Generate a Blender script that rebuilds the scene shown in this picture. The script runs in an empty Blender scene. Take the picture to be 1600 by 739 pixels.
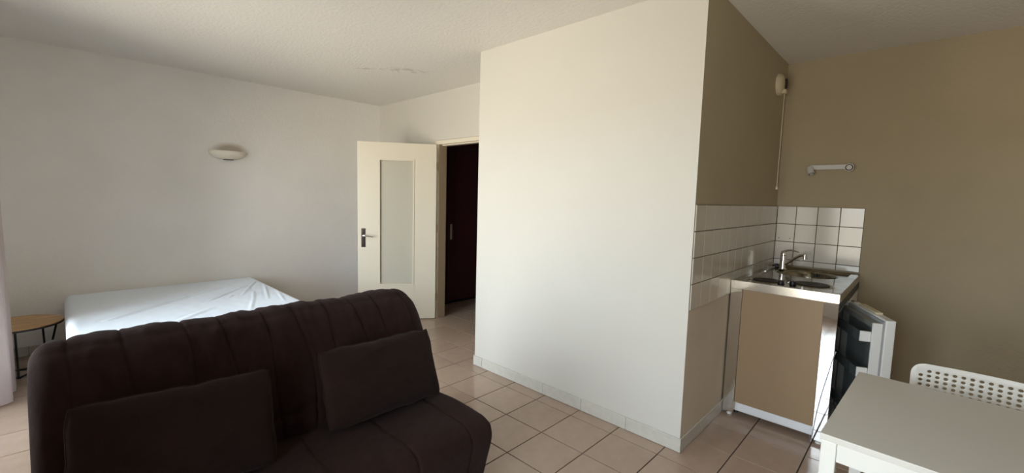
import bpy, bmesh, math, random
from mathutils import Vector, Matrix, noise
random.seed(3)
C = bpy.context.scene.collection
PI = math.pi

# ------------------------------------------------------------------ camera
F_PX = 674.87
YAW, PITCH, ROLL, CAM_H = .7588, .0916, .0271, 1.4232
fw = Vector((-math.sin(YAW)*math.cos(PITCH), math.cos(YAW)*math.cos(PITCH), -math.sin(PITCH)))
rt = Vector((math.cos(YAW), math.sin(YAW), 0)); up = rt.cross(fw)
rt2 = rt*math.cos(ROLL)+up*math.sin(ROLL); up2 = -rt*math.sin(ROLL)+up*math.cos(ROLL)
cd = bpy.data.cameras.new('camera'); cam = bpy.data.objects.new('camera', cd); C.objects.link(cam)
cd.sensor_width = 36; cd.sensor_fit = 'HORIZONTAL'; cd.lens = F_PX/1600*36; cd.clip_start = .02
m = Matrix.Identity(4)
for i in range(3):
    m[i][0] = rt2[i]; m[i][1] = up2[i]; m[i][2] = -fw[i]
m[2][3] = CAM_H
cam.matrix_world = m
bpy.context.scene.camera = cam

# ------------------------------------------------------------------ world
SKY = (0.80, 0.895, 1.0); GROUND = (1.0, 0.93, 0.82)
SKY_S, GROUND_S = 11.5, 8.0
w = bpy.data.worlds.new('world'); bpy.context.scene.world = w; w.use_nodes = True
nt = w.node_tree; nt.nodes.clear()
tc = nt.nodes.new('ShaderNodeTexCoord'); sp = nt.nodes.new('ShaderNodeSeparateXYZ')
cr = nt.nodes.new('ShaderNodeValToRGB'); bgn = nt.nodes.new('ShaderNodeBackground'); wo = nt.nodes.new('ShaderNodeOutputWorld')
mr = nt.nodes.new('ShaderNodeMapRange'); mr.inputs[1].default_value = -1; mr.inputs[2].default_value = 1
nt.links.new(tc.outputs['Generated'], sp.inputs[0]); nt.links.new(sp.outputs[2], mr.inputs[0])
nt.links.new(mr.outputs[0], cr.inputs[0]); nt.links.new(cr.outputs[0], bgn.inputs[0]); nt.links.new(bgn.outputs[0], wo.inputs[0])
e = cr.color_ramp.elements
k = GROUND_S/SKY_S
e[0].position = .49; e[0].color = (GROUND[0]*k, GROUND[1]*k, GROUND[2]*k, 1)
e[1].position = .52; e[1].color = (*SKY, 1)
bgn.inputs[1].default_value = SKY_S
vs = bpy.context.scene.view_settings
vs.view_transform = 'Standard'; vs.look = 'None'; vs.gamma = 1; vs.exposure = 0.27
vs.use_curve_mapping = False
bpy.context.scene.cycles.max_bounces = 10
bpy.context.scene.cycles.diffuse_bounces = 6

# ------------------------------------------------------------------ dimensions (metres)
XL, XB, XN, XR = -5.282, -2.65, -.8956, 1.75         # bed wall, block left edge, niche side, far right wall
YS, YB, Y2, Y3, H = -.55, 2.376, 2.991, 4.162, 2.559
DX0, DX1, DH = -3.98, -3.15, 1.972                    # clear door opening
W1 = (-4.12, -2.15, .06, 2.2); W2_ = (-1.12, .12, .20, 2.1)  # window openings x0,x1,z0,z1

for nm, (x0, x1, z0, z1) in (('window_light_portal', W1), ('window_light_portal', W2_)):
    ld = bpy.data.lights.new(nm, 'AREA'); ld.shape = 'RECTANGLE'; ld.size = x1-x0; ld.size_y = z1-z0
    ld.cycles.is_portal = True
    lo = bpy.data.objects.new(nm, ld); C.objects.link(lo)
    lo.location = ((x0+x1)/2, YS-.16, (z0+z1)/2); lo.rotation_euler = (PI/2, 0, 0)
    # -Z of the lamp must face +Y (into the room)
    lo.rotation_euler = (PI/2, 0, 0) if (Matrix.Rotation(PI/2, 3, 'X') @ Vector((0, 0, -1))).y > 0 else (-PI/2, 0, 0)

# ------------------------------------------------------------------ materials
def mat(name, col, rough=.5, metal=0, spec=.5, bump=0, bscale=60, var=0, vscale=3, coat=0, sheen=0, rand=0, detail=3, aniso=None):
    M = bpy.data.materials.new(name); M.use_nodes = True; n = M.node_tree; b = n.nodes['Principled BSDF']
    b.inputs['Base Color'].default_value = (*col, 1); b.inputs['Roughness'].default_value = rough
    b.inputs['Metallic'].default_value = metal; b.inputs['Specular IOR Level'].default_value = spec
    b.inputs['Coat Weight'].default_value = coat; b.inputs['Coat Roughness'].default_value = .08
    if sheen: b.inputs['Sheen Weight'].default_value = sheen
    t = n.nodes.new('ShaderNodeTexCoord')
    if var or rand:
        no = n.nodes.new('ShaderNodeTexNoise'); no.inputs['Scale'].default_value = vscale; no.inputs['Detail'].default_value = 4
        n.links.new(t.outputs['Object'], no.inputs['Vector'])
        mp = n.nodes.new('ShaderNodeMapRange'); mp.inputs[1].default_value = .3; mp.inputs[2].default_value = .7
        mp.inputs[3].default_value = 1-var; mp.inputs[4].default_value = 1+var
        n.links.new(no.outputs[0], mp.inputs[0])
        src = mp.outputs[0]
        if rand:
            oi = n.nodes.new('ShaderNodeObjectInfo'); m2 = n.nodes.new('ShaderNodeMapRange')
            m2.inputs[3].default_value = 1-rand; m2.inputs[4].default_value = 1+rand
            n.links.new(oi.outputs['Random'], m2.inputs[0])
            mu = n.nodes.new('ShaderNodeMath'); mu.operation = 'MULTIPLY'
            n.links.new(src, mu.inputs[0]); n.links.new(m2.outputs[0], mu.inputs[1]); src = mu.outputs[0]
        hs = n.nodes.new('ShaderNodeHueSaturation'); hs.inputs['Color'].default_value = (*col, 1)
        n.links.new(src, hs.inputs['Value']); n.links.new(hs.outputs[0], b.inputs['Base Color'])
    if bump:
        nb = n.nodes.new('ShaderNodeTexNoise'); nb.inputs['Scale'].default_value = bscale; nb.inputs['Detail'].default_value = detail
        n.links.new(t.outputs['Object'], nb.inputs['Vector'])
        if aniso:
            mg = n.nodes.new('ShaderNodeMapping'); mg.inputs['Scale'].default_value = aniso
            n.links.new(t.outputs['Object'], mg.inputs[0]); n.links.new(mg.outputs[0], nb.inputs['Vector'])
        bu = n.nodes.new('ShaderNodeBump'); bu.inputs['Strength'].default_value = bump; bu.inputs['Distance'].default_value = .004
        n.links.new(nb.outputs[0], bu.inputs['Height']); n.links.new(bu.outputs[0], b.inputs['Normal'])
    return M

M = {
 'white_wall': mat('white_wall_paint', (.87, .84, .80), .75, bump=.55, bscale=55, var=.02, spec=.25),
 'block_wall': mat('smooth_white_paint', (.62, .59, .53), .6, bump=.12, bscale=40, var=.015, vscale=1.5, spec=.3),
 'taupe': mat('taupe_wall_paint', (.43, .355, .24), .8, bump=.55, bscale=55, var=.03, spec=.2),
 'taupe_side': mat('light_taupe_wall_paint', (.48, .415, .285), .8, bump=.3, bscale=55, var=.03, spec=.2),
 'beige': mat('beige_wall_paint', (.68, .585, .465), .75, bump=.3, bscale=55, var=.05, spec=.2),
 'tile_floor': mat('floor_tile_glaze', (.43, .315, .24), .21, var=.05, vscale=14, rand=.05, bump=.05, bscale=90),
 'grout': mat('floor_grout', (.07, .05, .038), .9, bump=.2, bscale=200),
 'skirt': mat('skirting_tile_glaze', (.58, .55, .485), .25, var=.05, vscale=25, rand=.03),
 'wall_tile': mat('white_glazed_wall_tile', (.66, .61, .53), .12, var=.015, bump=.08, bscale=12, rand=.03),
 'wall_grout': mat('wall_grout', (.12, .085, .055), .9),
 'door_paint': mat('cream_gloss_door_paint', (.74, .67, .54), .35, bump=.05, bscale=20),
 'jamb': mat('shaded_cream_jamb', (.42, .31, .20), .5),  # cream jamb with its shade put into the colour as tan
 'chrome': mat('chrome', (.82, .81, .79), .08, metal=1),
 'steel': mat('brushed_steel', (.72, .69, .64), .17, metal=1, bump=.05, bscale=300),
 'mirror_steel': mat('polished_steel_strip', (.80, .78, .76), .045, metal=1),
 'steel_top': mat('worn_steel_top', (.30, .27, .20), .12, metal=1, bump=.35, bscale=14, var=.25, vscale=18),
 'brown_panel': mat('brown_laminate', (.31, .205, .11), .5, bump=.08, bscale=500),
 'plinth': mat('white_plinth', (.80, .80, .82), .4),
 'black': mat('black_plastic', (.012, .012, .012), .4),
 'hotplate': mat('cast_iron', (.02, .018, .016), .55),
 'fridge': mat('white_plastic', (.78, .77, .74), .35),
 'liner': mat('grey_fridge_liner', (.13, .14, .14), .3),
 'liner_rim': mat('grey_green_plastic', (.20, .20, .175), .35),
 'bin': mat('smoky_plastic_bin', (.07, .08, .08), .12),
 'gasket': mat('grey_rubber', (.35, .36, .36), .6),
 'table': mat('white_melamine', (.74, .72, .66), .38, bump=.02, bscale=300),
 'table_leg': mat('white_lacquered_metal', (.86, .85, .80), .35),
 'chair': mat('white_moulded_plastic', (.82, .79, .72), .4),
 'sheet': mat('white_cotton_sheet', (.82, .90, 1.0), .9, bump=.12, bscale=30, sheen=.2),
 'bed_base': mat('grey_bed_base_cloth', (.35, .35, .36), .9),
 'sofa': mat('dark_brown_quilted_cotton', (.023, .0100, .0085), .92, bump=.9, bscale=22, spec=.15, sheen=.03, var=.12, vscale=20),
 'cushion': mat('dark_brown_cushion_cotton', (.019, .0098, .0078), .95, bump=.4, bscale=240, spec=.12, sheen=.03, var=.10, vscale=12),
 'seam': mat('dark_seam_thread', (.012, .006, .005), .9, spec=.1),
 'metal_dark': mat('black_steel', (.012, .012, .013), .45),
 'plaster': mat('cream_plaster', (.84, .78, .66), .6),
 'old_plastic': mat('yellowed_plastic', (.66, .57, .40), .45),
 'dark_slot': mat('dark_slot', (.03, .025, .02), .8),
 'lamp_white': mat('grey_white_metal', (.62, .60, .56), .4),
 'maroon': mat('dark_maroon_lacquer', (.085, .022, .026), .45),
 'hall': mat('dark_maroon_wall', (.10, .05, .05), .8),
 'pvc': mat('white_window_frame', (.78, .76, .74), .35),
 'cord': mat('grey_cable', (.45, .45, .47), .5),
 'foot': mat('white_foot', (.8, .8, .78), .5),
}
# ceiling with roughcast relief and an old water stain
def ceiling_mat():
    m_ = mat('ceiling_roughcast', (.78, .75, .70), .85, bump=.8, bscale=48, spec=.2); n = m_.node_tree; b = n.nodes['Principled BSDF']
    t = n.nodes.new('ShaderNodeTexCoord'); out = None
    for (cx, cy, rx, ry) in ((-3.56, 2.30, .16, .07), (-3.83, 1.99, .07, .025), (-3.70, 2.13, .10, .02)):
        mp = n.nodes.new('ShaderNodeMapping'); mp.vector_type = 'TEXTURE'
        mp.inputs['Location'].default_value = (cx, cy, H); mp.inputs['Rotation'].default_value = (0, 0, .85); mp.inputs['Scale'].default_value = (rx, ry, 1)
        n.links.new(t.outputs['Object'], mp.inputs[0])
        ln = n.nodes.new('ShaderNodeVectorMath'); ln.operation = 'LENGTH'; n.links.new(mp.outputs[0], ln.inputs[0])
        r = n.nodes.new('ShaderNodeMapRange'); r.inputs[1].default_value = .2; r.inputs[2].default_value = 1.6; r.inputs[3].default_value = 1; r.inputs[4].default_value = 0
        n.links.new(ln.outputs['Value'], r.inputs[0])
        if out is None: out = r.outputs[0]
        else:
            a = n.nodes.new('ShaderNodeMath'); a.operation = 'MAXIMUM'; n.links.new(out, a.inputs[0]); n.links.new(r.outputs[0], a.inputs[1]); out = a.outputs[0]
    no = n.nodes.new('ShaderNodeTexNoise'); no.inputs['Scale'].default_value = 22; n.links.new(t.outputs['Object'], no.inputs['Vector'])
    r2 = n.nodes.new('ShaderNodeMapRange'); r2.inputs[1].default_value = .45; r2.inputs[2].default_value = .62; n.links.new(no.outputs[0], r2.inputs[0])
    mu = n.nodes.new('ShaderNodeMath'); mu.operation = 'MULTIPLY'; n.links.new(out, mu.inputs[0]); n.links.new(r2.outputs[0], mu.inputs[1])
    m3 = n.nodes.new('ShaderNodeMath'); m3.operation = 'MULTIPLY'; m3.inputs[1].default_value = .8; n.links.new(mu.outputs[0], m3.inputs[0])
    mx = n.nodes.new('ShaderNodeMix'); mx.data_type = 'RGBA'; mx.inputs[6].default_value = (.78, .75, .70, 1); mx.inputs[7].default_value = (.50, .46, .39, 1)
    n.links.new(m3.outputs[0], mx.inputs[0]); n.links.new(mx.outputs[2], b.inputs['Base Color'])
    return m_
M['ceiling'] = ceiling_mat()
def wall_brown_patch(m_):  # mixes a soft brown ellipse into the wall colour around the sconce rim
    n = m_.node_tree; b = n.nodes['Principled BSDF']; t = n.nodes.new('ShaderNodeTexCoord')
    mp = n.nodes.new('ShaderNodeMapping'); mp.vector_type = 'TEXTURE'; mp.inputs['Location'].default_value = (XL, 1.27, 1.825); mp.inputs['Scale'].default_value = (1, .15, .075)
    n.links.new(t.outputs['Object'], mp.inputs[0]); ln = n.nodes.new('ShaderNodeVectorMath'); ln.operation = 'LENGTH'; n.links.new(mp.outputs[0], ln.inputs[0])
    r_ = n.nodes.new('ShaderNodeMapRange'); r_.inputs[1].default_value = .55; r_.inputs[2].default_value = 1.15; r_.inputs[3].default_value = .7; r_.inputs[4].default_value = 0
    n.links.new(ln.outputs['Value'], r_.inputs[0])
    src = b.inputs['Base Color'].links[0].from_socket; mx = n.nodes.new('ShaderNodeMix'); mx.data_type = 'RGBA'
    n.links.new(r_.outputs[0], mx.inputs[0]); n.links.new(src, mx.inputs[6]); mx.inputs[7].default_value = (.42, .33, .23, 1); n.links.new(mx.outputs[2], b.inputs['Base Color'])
M['bed_wall'] = mat('white_wall_paint_left', (.87, .84, .80), .75, bump=.55, bscale=55, var=.02, spec=.25); wall_brown_patch(M['bed_wall'])
def wood_mat():
    m_ = mat('oak_veneer', (.50, .30, .13), .4); n = m_.node_tree; b = n.nodes['Principled BSDF']
    t = n.nodes.new('ShaderNodeTexCoord'); mp = n.nodes.new('ShaderNodeMapping'); mp.inputs['Scale'].default_value = (30, 2.5, 2); mp.inputs['Rotation'].default_value = (0, 0, .2)
    no = n.nodes.new('ShaderNodeTexNoise'); no.inputs['Scale'].default_value = 2; no.inputs['Detail'].default_value = 5
    cr_ = n.nodes.new('ShaderNodeValToRGB'); cr_.color_ramp.elements[0].color = (.36, .19, .07, 1); cr_.color_ramp.elements[1].color = (.66, .42, .19, 1)
    cr_.color_ramp.elements[0].position = .3; cr_.color_ramp.elements[1].position = .7
    n.links.new(t.outputs['Object'], mp.inputs[0]); n.links.new(mp.outputs[0], no.inputs['Vector']); n.links.new(no.outputs[0], cr_.inputs[0]); n.links.new(cr_.outputs[0], b.inputs['Base Color'])
    return m_
M['wood'] = wood_mat()
def glass_mat(name, tint, trans):
    m_ = bpy.data.materials.new(name); m_.use_nodes = True; n = m_.node_tree; n.nodes.clear()
    o = n.nodes.new('ShaderNodeOutputMaterial'); tr = n.nodes.new('ShaderNodeBsdfTransparent'); gl = n.nodes.new('ShaderNodeBsdfGlossy'); mi = n.nodes.new('ShaderNodeMixShader'); fr = n.nodes.new('ShaderNodeFresnel')
    tr.inputs[0].default_value = (*tint, 1); gl.inputs['Roughness'].default_value = .02; fr.inputs[0].default_value = 1.45
    n.links.new(fr.outputs[0], mi.inputs[0]); n.links.new(tr.outputs[0], mi.inputs[1]); n.links.new(gl.outputs[0], mi.inputs[2]); n.links.new(mi.outputs[0], o.inputs[0])
    return m_
M['glass'] = glass_mat('window_glass', (.97, .98, .97), 1)
def frosted():
    m_ = mat('frosted_door_glass', (.60, .56, .46), .5, bump=.25, bscale=130)
    b = m_.node_tree.nodes['Principled BSDF']; b.inputs['Transmission Weight'].default_value = .15; b.inputs['IOR'].default_value = 1.3
    return m_
M['frosted'] = frosted()
def curtain_mat():
    m_ = mat('pale_pink_voile', (.74, .66, .64), .9, bump=.1, bscale=300); n = m_.node_tree; b = n.nodes['Principled BSDF']
    o = [q for q in n.nodes if q.type == 'OUTPUT_MATERIAL'][0]
    tl = n.nodes.new('ShaderNodeBsdfTranslucent'); tl.inputs[0].default_value = (.80, .70, .68, 1)
    mi = n.nodes.new('ShaderNodeMixShader'); mi.inputs[0].default_value = .45
    n.links.new(b.outputs[0], mi.inputs[1]); n.links.new(tl.outputs[0], mi.inputs[2]); n.links.new(mi.outputs[0], o.inputs[0])
    return m_
M['curtain'] = curtain_mat()

# ------------------------------------------------------------------ helpers
def NB(): return bmesh.new()
def box(bm, x0, x1, y0, y1, z0, z1, bev=0, seg=2):
    r = bmesh.ops.create_cube(bm, size=1, matrix=Matrix.Translation(((x0+x1)/2, (y0+y1)/2, (z0+z1)/2)) @ Matrix.Diagonal((x1-x0, y1-y0, z1-z0, 1)))
    if bev:
        es = list({ed for v in r['verts'] for ed in v.link_edges})
        bmesh.ops.bevel(bm, geom=es, offset=bev, segments=seg, affect='EDGES', profile=.5)
    return bm
def cyl(bm, a, b, r0, r1=None, n=20, cap=True):
    a, b = Vector(a), Vector(b); r1 = r0 if r1 is None else r1
    d = b-a; L = d.length; q = d.to_track_quat('Z', 'Y').to_matrix().to_4x4()
    bmesh.ops.create_cone(bm, cap_ends=cap, segments=n, radius1=r0, radius2=r1, depth=L, matrix=Matrix.Translation((a+b)/2) @ q)
    return bm
def tube(bm, pts, r, n=10):
    pts = [Vector(p) for p in pts]; rs = r if isinstance(r, (list, tuple)) else [r]*len(pts)
    rings = []; prev = None
    for i, p in enumerate(pts):
        t = (pts[min(i+1, len(pts)-1)]-pts[max(i-1, 0)]).normalized()
        u = prev if prev is not None else (Vector((0, 0, 1)) if abs(t.z) < .9 else Vector((1, 0, 0)))
        u = (u-t*u.dot(t)).normalized(); prev = u; v = t.cross(u)
        rings.append([bm.verts.new(p+(u*math.cos(2*PI*k/n)+v*math.sin(2*PI*k/n))*rs[i]) for k in range(n)])
    for a, b in zip(rings, rings[1:]):
        for k in range(n): bm.faces.new((a[k], a[(k+1) % n], b[(k+1) % n], b[k]))
    bm.faces.new(rings[0][::-1]); bm.faces.new(rings[-1])
    return bm
def smooth_pts(P, per=6):
    P = [Vector(p) for p in P]; out = []
    for i in range(len(P)-1):
        p0, p1, p2, p3 = P[max(i-1, 0)], P[i], P[i+1], P[min(i+2, len(P)-1)]
        for k in range(per):
            t = k/per
            out.append(.5*((2*p1)+(p2-p0)*t+(2*p0-5*p1+4*p2-p3)*t*t+(-p0+3*p1-3*p2+p3)*t**3))
    out.append(P[-1]); return out
def lathe(bm, prof, n=32, ctr=(0, 0, 0), axis='Z'):
    rings = []
    for r, z in prof:
        ring = []
        for k in range(n):
            a = 2*PI*k/n; x, y = r*math.cos(a), r*math.sin(a)
            p = {'Z': (x, y, z), 'X': (z, x, y), 'Y': (x, -z, y)}[axis]
            ring.append(bm.verts.new(Vector(p)+Vector(ctr)))
        rings.append(ring)
    for a, b in zip(rings, rings[1:]):
        for k in range(n): bm.faces.new((a[k], a[(k+1) % n], b[(k+1) % n], b[k]))
    for ring in (rings[0], rings[-1]):
        try: bm.faces.new(ring)
        except Exception: pass
    return bm
def origin(o):
    p = Vector((0, 0, 0))
    while o is not None: p += o.location; o = o.parent
    return p
def obj(name, bm, m_, parent=None, smooth=False, label=None, local=False, sm_angle=None):
    bmesh.ops.recalc_face_normals(bm, faces=bm.faces)
    if parent is not None and not local: bmesh.ops.translate(bm, verts=bm.verts, vec=-origin(parent))
    me = bpy.data.meshes.new(name); bm.to_mesh(me); bm.free(); me.materials.append(m_)
    if smooth:
        for p in me.polygons: p.use_smooth = True
        if sm_angle is not False:
            try: me.set_sharp_from_angle(angle=sm_angle or .7)
            except Exception: pass
    o = bpy.data.objects.new(name, me); C.objects.link(o)
    if parent is not None: o.parent = parent
    if label: o['label'] = label
    return o
def thing(name, label, cat, loc=(0, 0, 0), rz=0, group=None):
    o = bpy.data.objects.new(name, None); C.objects.link(o); o.empty_display_size = .1
    o.location = loc; o.rotation_euler = (0, 0, rz); o['label'] = label; o['category'] = cat
    if group: o['group'] = group
    return o
def tag(o, label, cat, group=None):
    o['label'] = label; o['category'] = cat
    if group: o['group'] = group
    return o
def struct(name, bm, m_, parent=None, **kw):
    o = obj(name, bm, m_, parent, **kw)
    if parent is None: o['kind'] = 'structure'
    return o

# ================================================================== STRUCTURE
# ---- floor slab (grout bed) and tiles
floor = struct('floor', box(NB(), -5.5, XR+.15, YS-.3, 5.35, -.12, -.004), M['grout'])
TS, GX, GY, GAP = .3, -2.4754, 2.2689, .0062
regions = [(XL, XR, YS, YB), (XL, XB, YB, 3.071), (-4.475, XB, 3.071, 5.2), (XN, XR, YB, Y3)]
def project(x, y, z):
    d = Vector((x, y, z-CAM_H)); zz = d.dot(fw)
    if zz < .05: return None
    return 800+F_PX*d.dot(rt2)/zz, 369.5-F_PX*d.dot(up2)/zz
full = None; rest = NB(); cand = []
for i in range(-12, 16):
    for j in range(-11, 12):
        x0, y0 = GX+i*TS+GAP/2, GY+j*TS+GAP/2; x1, y1 = x0+TS-GAP, y0+TS-GAP
        rects = []
        for (a, b, c, d) in regions:
            u0, u1, v0, v1 = max(x0, a), min(x1, b), max(y0, c), min(y1, d)
            if u1-u0 > .004 and v1-v0 > .004: rects.append((u0, u1, v0, v1))
        if not rects: continue
        vis = False
        for (u0, u1, v0, v1) in rects:
            for (px, py) in ((u0, v0), (u1, v0), (u0, v1), (u1, v1), ((u0+u1)/2, (v0+v1)/2)):
                q = project(px, py, 0)
                if q and -10 < q[0] < 1610 and 0 < q[1] < 750: vis = True
        cand.append((not vis, math.hypot((x0+x1)/2, (y0+y1)/2), rects, x0, y0))
cand.sort(key=lambda c: (c[0], c[1]))
def tile_prism(bm, rects, ox=0, oy=0):
    for (u0, u1, v0, v1) in rects:
        zt, b = 0.0, .0012
        if len(rects) > 1: b = 0
        lo = [bm.verts.new((x-ox, y-oy, -.006)) for x, y in ((u0, v0), (u1, v0), (u1, v1), (u0, v1))]
        md = [bm.verts.new((x-ox, y-oy, zt-b)) for x, y in ((u0, v0), (u1, v0), (u1, v1), (u0, v1))]
        tp = [bm.verts.new((x-ox, y-oy, zt)) for x, y in ((u0+b, v0+b), (u1-b, v0+b), (u1-b, v1-b), (u0+b, v1-b))] if b else md
        for k in range(4):
            bm.faces.new((lo[k], lo[(k+1) % 4], md[(k+1) % 4], md[k]))
            if b: bm.faces.new((md[k], md[(k+1) % 4], tp[(k+1) % 4], tp[k]))
        bm.faces.new(tp)
shared = None
for n_, (hid, dist, rects, x0, y0) in enumerate(cand):
    if hid or n_ >= 295:
        tile_prism(rest, rects); continue
    whole = len(rects) == 1 and (rects[0][1]-rects[0][0]) > TS-GAP-1e-4 and (rects[0][3]-rects[0][2]) > TS-GAP-1e-4
    if whole and shared is not None:
        o = bpy.data.objects.new('tile', shared); C.objects.link(o); o.parent = floor; o.location = (x0, y0, 0)
    else:
        bm = NB(); tile_prism(bm, rects, x0, y0)
        o = obj('tile', bm, M['tile_floor'], floor, local=True); o.location = (x0, y0, 0)
        if whole: shared = o.data
ro = obj('tile', rest, M['tile_floor'], floor); ro['kind'] = 'stuff'

# ---- ceiling and walls
struct('ceiling', box(NB(), -5.5, XR+.15, YS-.25, 5.35, H, H+.12), M['ceiling'])
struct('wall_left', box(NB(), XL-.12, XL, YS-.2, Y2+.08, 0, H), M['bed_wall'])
bm = NB(); box(bm, XL, DX0-.05, Y2, Y2+.08, 0, H); box(bm, DX1+.05, XB+.1, Y2, Y2+.08, 0, H); box(bm, DX0-.05, DX1+.05, Y2, Y2+.08, DH+.06, H)
struct('wall_back', bm, M['block_wall'])
# block: front face is white, its return into the niche is taupe
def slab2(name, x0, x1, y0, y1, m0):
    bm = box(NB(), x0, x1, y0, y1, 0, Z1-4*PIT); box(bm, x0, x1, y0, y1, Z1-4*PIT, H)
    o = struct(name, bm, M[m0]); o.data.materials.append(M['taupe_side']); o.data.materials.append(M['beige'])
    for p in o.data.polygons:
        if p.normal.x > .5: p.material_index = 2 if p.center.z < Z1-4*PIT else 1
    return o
Z1, PIT = 1.4076, .1463
slab2('wall_block_front', XB, XN, YB, YB+.1, 'block_wall')
struct('wall_block_left', box(NB(), XB, XB+.1, YB+.1, Y2, 0, H), M['block_wall'])
niche_side = slab2('wall_niche_side', XN-.1, XN, YB+.1, Y3, 'block_wall')
niche_back = struct('wall_niche_back', box(NB(), XN-.1, XR+.1, Y3, Y3+.1, 0, H), M['taupe'])
struct('wall_right', box(NB(), XR, XR+.1, YS-.2, Y3, 0, H), M['white_wall'])
bm = NB(); T = .2
xs = [XL, W1[0], W1[1], W2_[0], W2_[1], XR]
for a, b in ((0, 1), (2, 3), (4, 5)): box(bm, xs[a], xs[b], YS-T, YS, 0, H)
for (a, b, z0, z1) in (W1, W2_): box(bm, a, b, YS-T, YS, z1, H); box(bm, a, b, YS-T, YS, 0, z0)
struct('wall_window', bm, M['white_wall'])
struct('wall_hall_left', box(NB(), -4.575, -4.475, Y2+.08, 5.2, 0, H), M['hall'])
struct('wall_hall_right', box(NB(), XB, XB+.1, Y2+.08, 5.2, 0, H), M['hall'])
struct('wall_hall_end', box(NB(), -4.575, XB+.1, 5.2, 5.3, 0, H), M['hall'])

# ---- windows (behind and beside the viewpoint): two glazed casements
for idx, (x0, x1, z0, z1) in ((1, W1), (2, W2_)):
    bm = NB(); y0, y1 = YS-.13, YS-.07
    fr = .06
    box(bm, x0, x0+fr, y0, y1, z0, z1); box(bm, x1-fr, x1, y0, y1, z0, z1); box(bm, x0+fr, x1-fr, y0, y1, z0, z0+fr); box(bm, x0+fr, x1-fr, y0, y1, z1-fr, z1)
    xm = (x0+x1)/2; box(bm, xm-.045, xm+.045, y0, y1, z0+fr, z1-fr)
    wd = struct('window_%d' % idx, bm, M['pvc'])
    for (a, b) in ((x0+fr, xm-.045), (xm+.045, x1-fr)):
        zp = z0+fr
        obj('pane', box(NB(), a, b, YS-.103, YS-.097, zp, z1-fr), M['glass'], wd)

# ---- wall tiles of the splashback
def square_tile(name_parent, locs, wid, hei, axis):
    """axis 'x': faces +x ; axis 'y': faces -y"""
    cache = {}
    for (p, q, w_, h_) in locs:
        key = (round(w_, 4), round(h_, 4))
        if key not in cache:
            bm = NB()
            if axis == 'x': box(bm, 0, .007, 0, w_, 0, h_, .0015, 1)
            else: box(bm, 0, w_, -.007, 0, 0, h_, .0015, 1)
            cache[key] = obj('tile', bm, M['wall_tile'], name_parent, local=True); o = cache[key]
        else:
            o = bpy.data.objects.new('tile', cache[key].data); C.objects.link(o); o.parent = name_parent
        o.location = (XN+.002, p, q) if axis == 'x' else (p, Y3-.002, q)
Z1, PIT, g = 1.4076, .1463, .0042
L = []
for c in range(13):
    y0 = YB+c*PIT; wdt = min(PIT, Y3-.010-y0)
    if wdt < .02: continue
    for r in range(4): L.append((y0+g/2, Z1-(r+1)*PIT+g/2, wdt-g, PIT-g))
obj('grout_bed', box(NB(), XN, XN+.0045, YB+.001, Y3, Z1-4*PIT, Z1), M['wall_grout'], niche_side)
square_tile(niche_side, L, 0, 0, 'x')
L = []
PX = .1448
for c in range(4):
    for r in range(4):
        hh = PIT if r < 3 else Z1-3*PIT-.9225
        L.append((XN+.010+c*PX+g/2 if c == 0 else XN+c*PX+g/2, Z1-(r)*PIT-hh+g/2, (PX-g-.010) if c == 0 else PX-g, hh-g))
obj('grout_bed', box(NB(), XN+.0045, XN+4*PX, Y3-.0045, Y3, .9225, Z1), M['wall_grout'], niche_back)
square_tile(niche_back, L, 0, 0, 'y')
bm = NB()
for (x, z) in ((-.86, 1.142), (-.782, 1.143)): cyl(bm, (x, Y3-.0095, z), (x, Y3-.0085, z), .004, n=10)
obj('drill_hole', bm, M['dark_slot'], niche_back)

# ---- skirting tiles
def skirting(name, pieces, axis, fixed, sgn, h_=.082):
    bm = NB(); t_ = .004
    lo_, hi_ = pieces[0], pieces[-1]
    if axis == 'x': box(bm, lo_, hi_, min(fixed, fixed+sgn*t_), max(fixed, fixed+sgn*t_), 0, h_-.003)
    else: box(bm, min(fixed, fixed+sgn*t_), max(fixed, fixed+sgn*t_), lo_, hi_, 0, h_-.003)
    b = struct(name, bm, M['wall_grout'])
    for a, c in zip(pieces, pieces[1:]):
        bm = NB(); f0, f1 = sorted((fixed, fixed+sgn*.009))
        if axis == 'x': box(bm, a+.001, c-.001, f0, f1, .002, h_, .0015, 1)
        else: box(bm, f0, f1, a+.001, c-.001, .002, h_, .0015, 1)
        obj('skirting_tile', bm, M['skirt'], b)
def cuts(a, b, st): 
    out = [a]; x = a+st
    while x < b-.03: out.append(x); x += st
    return out+[b]
skirting('baseboard_block_front', [XB-.009, -2.553, -1.9, -1.565, -1.232, XN+.009], 'x', YB, -1)
skirting('baseboard_niche_side', cuts(YB, Y3, .33), 'y', XN, 1)
skirting('baseboard_niche_back', cuts(XN+.01, XR, .33), 'x', Y3, -1)
skirting('baseboard_left', cuts(YS, Y2, .33), 'y', XL, 1)
skirting('baseboard_back', cuts(XL+.01, DX0-.06, .33), 'x', Y2, -1)
skirting('baseboard_block_left', cuts(YB, Y2-.01, .33), 'y', XB, -1)

# ---- door frame, open leaf
bm = NB()
box(bm, DX0-.06, DX0-.012, Y2-.014, Y2+.09, 0, DH+.055); box(bm, DX1+.012, DX1+.06, Y2-.014, Y2+.09, 0, DH+.055)
box(bm, DX0-.012, DX1+.012, Y2-.014, Y2+.09, DH+.012, DH+.055)
frame = struct('trim_1', bm, M['door_paint'])
bm = NB(); box(bm, DX0-.012, DX0, Y2-.012, Y2+.09, 0, DH+.012); box(bm, DX1, DX1+.012, Y2+.03, Y2+.09, 0, DH+.012)
obj('door_stop', bm, M['jamb'], frame)
bm = NB(); box(bm, DX0, DX1, Y2+.03, Y2+.09, DH, DH+.012); obj('door_stop', bm, M['door_paint'], frame)

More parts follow.
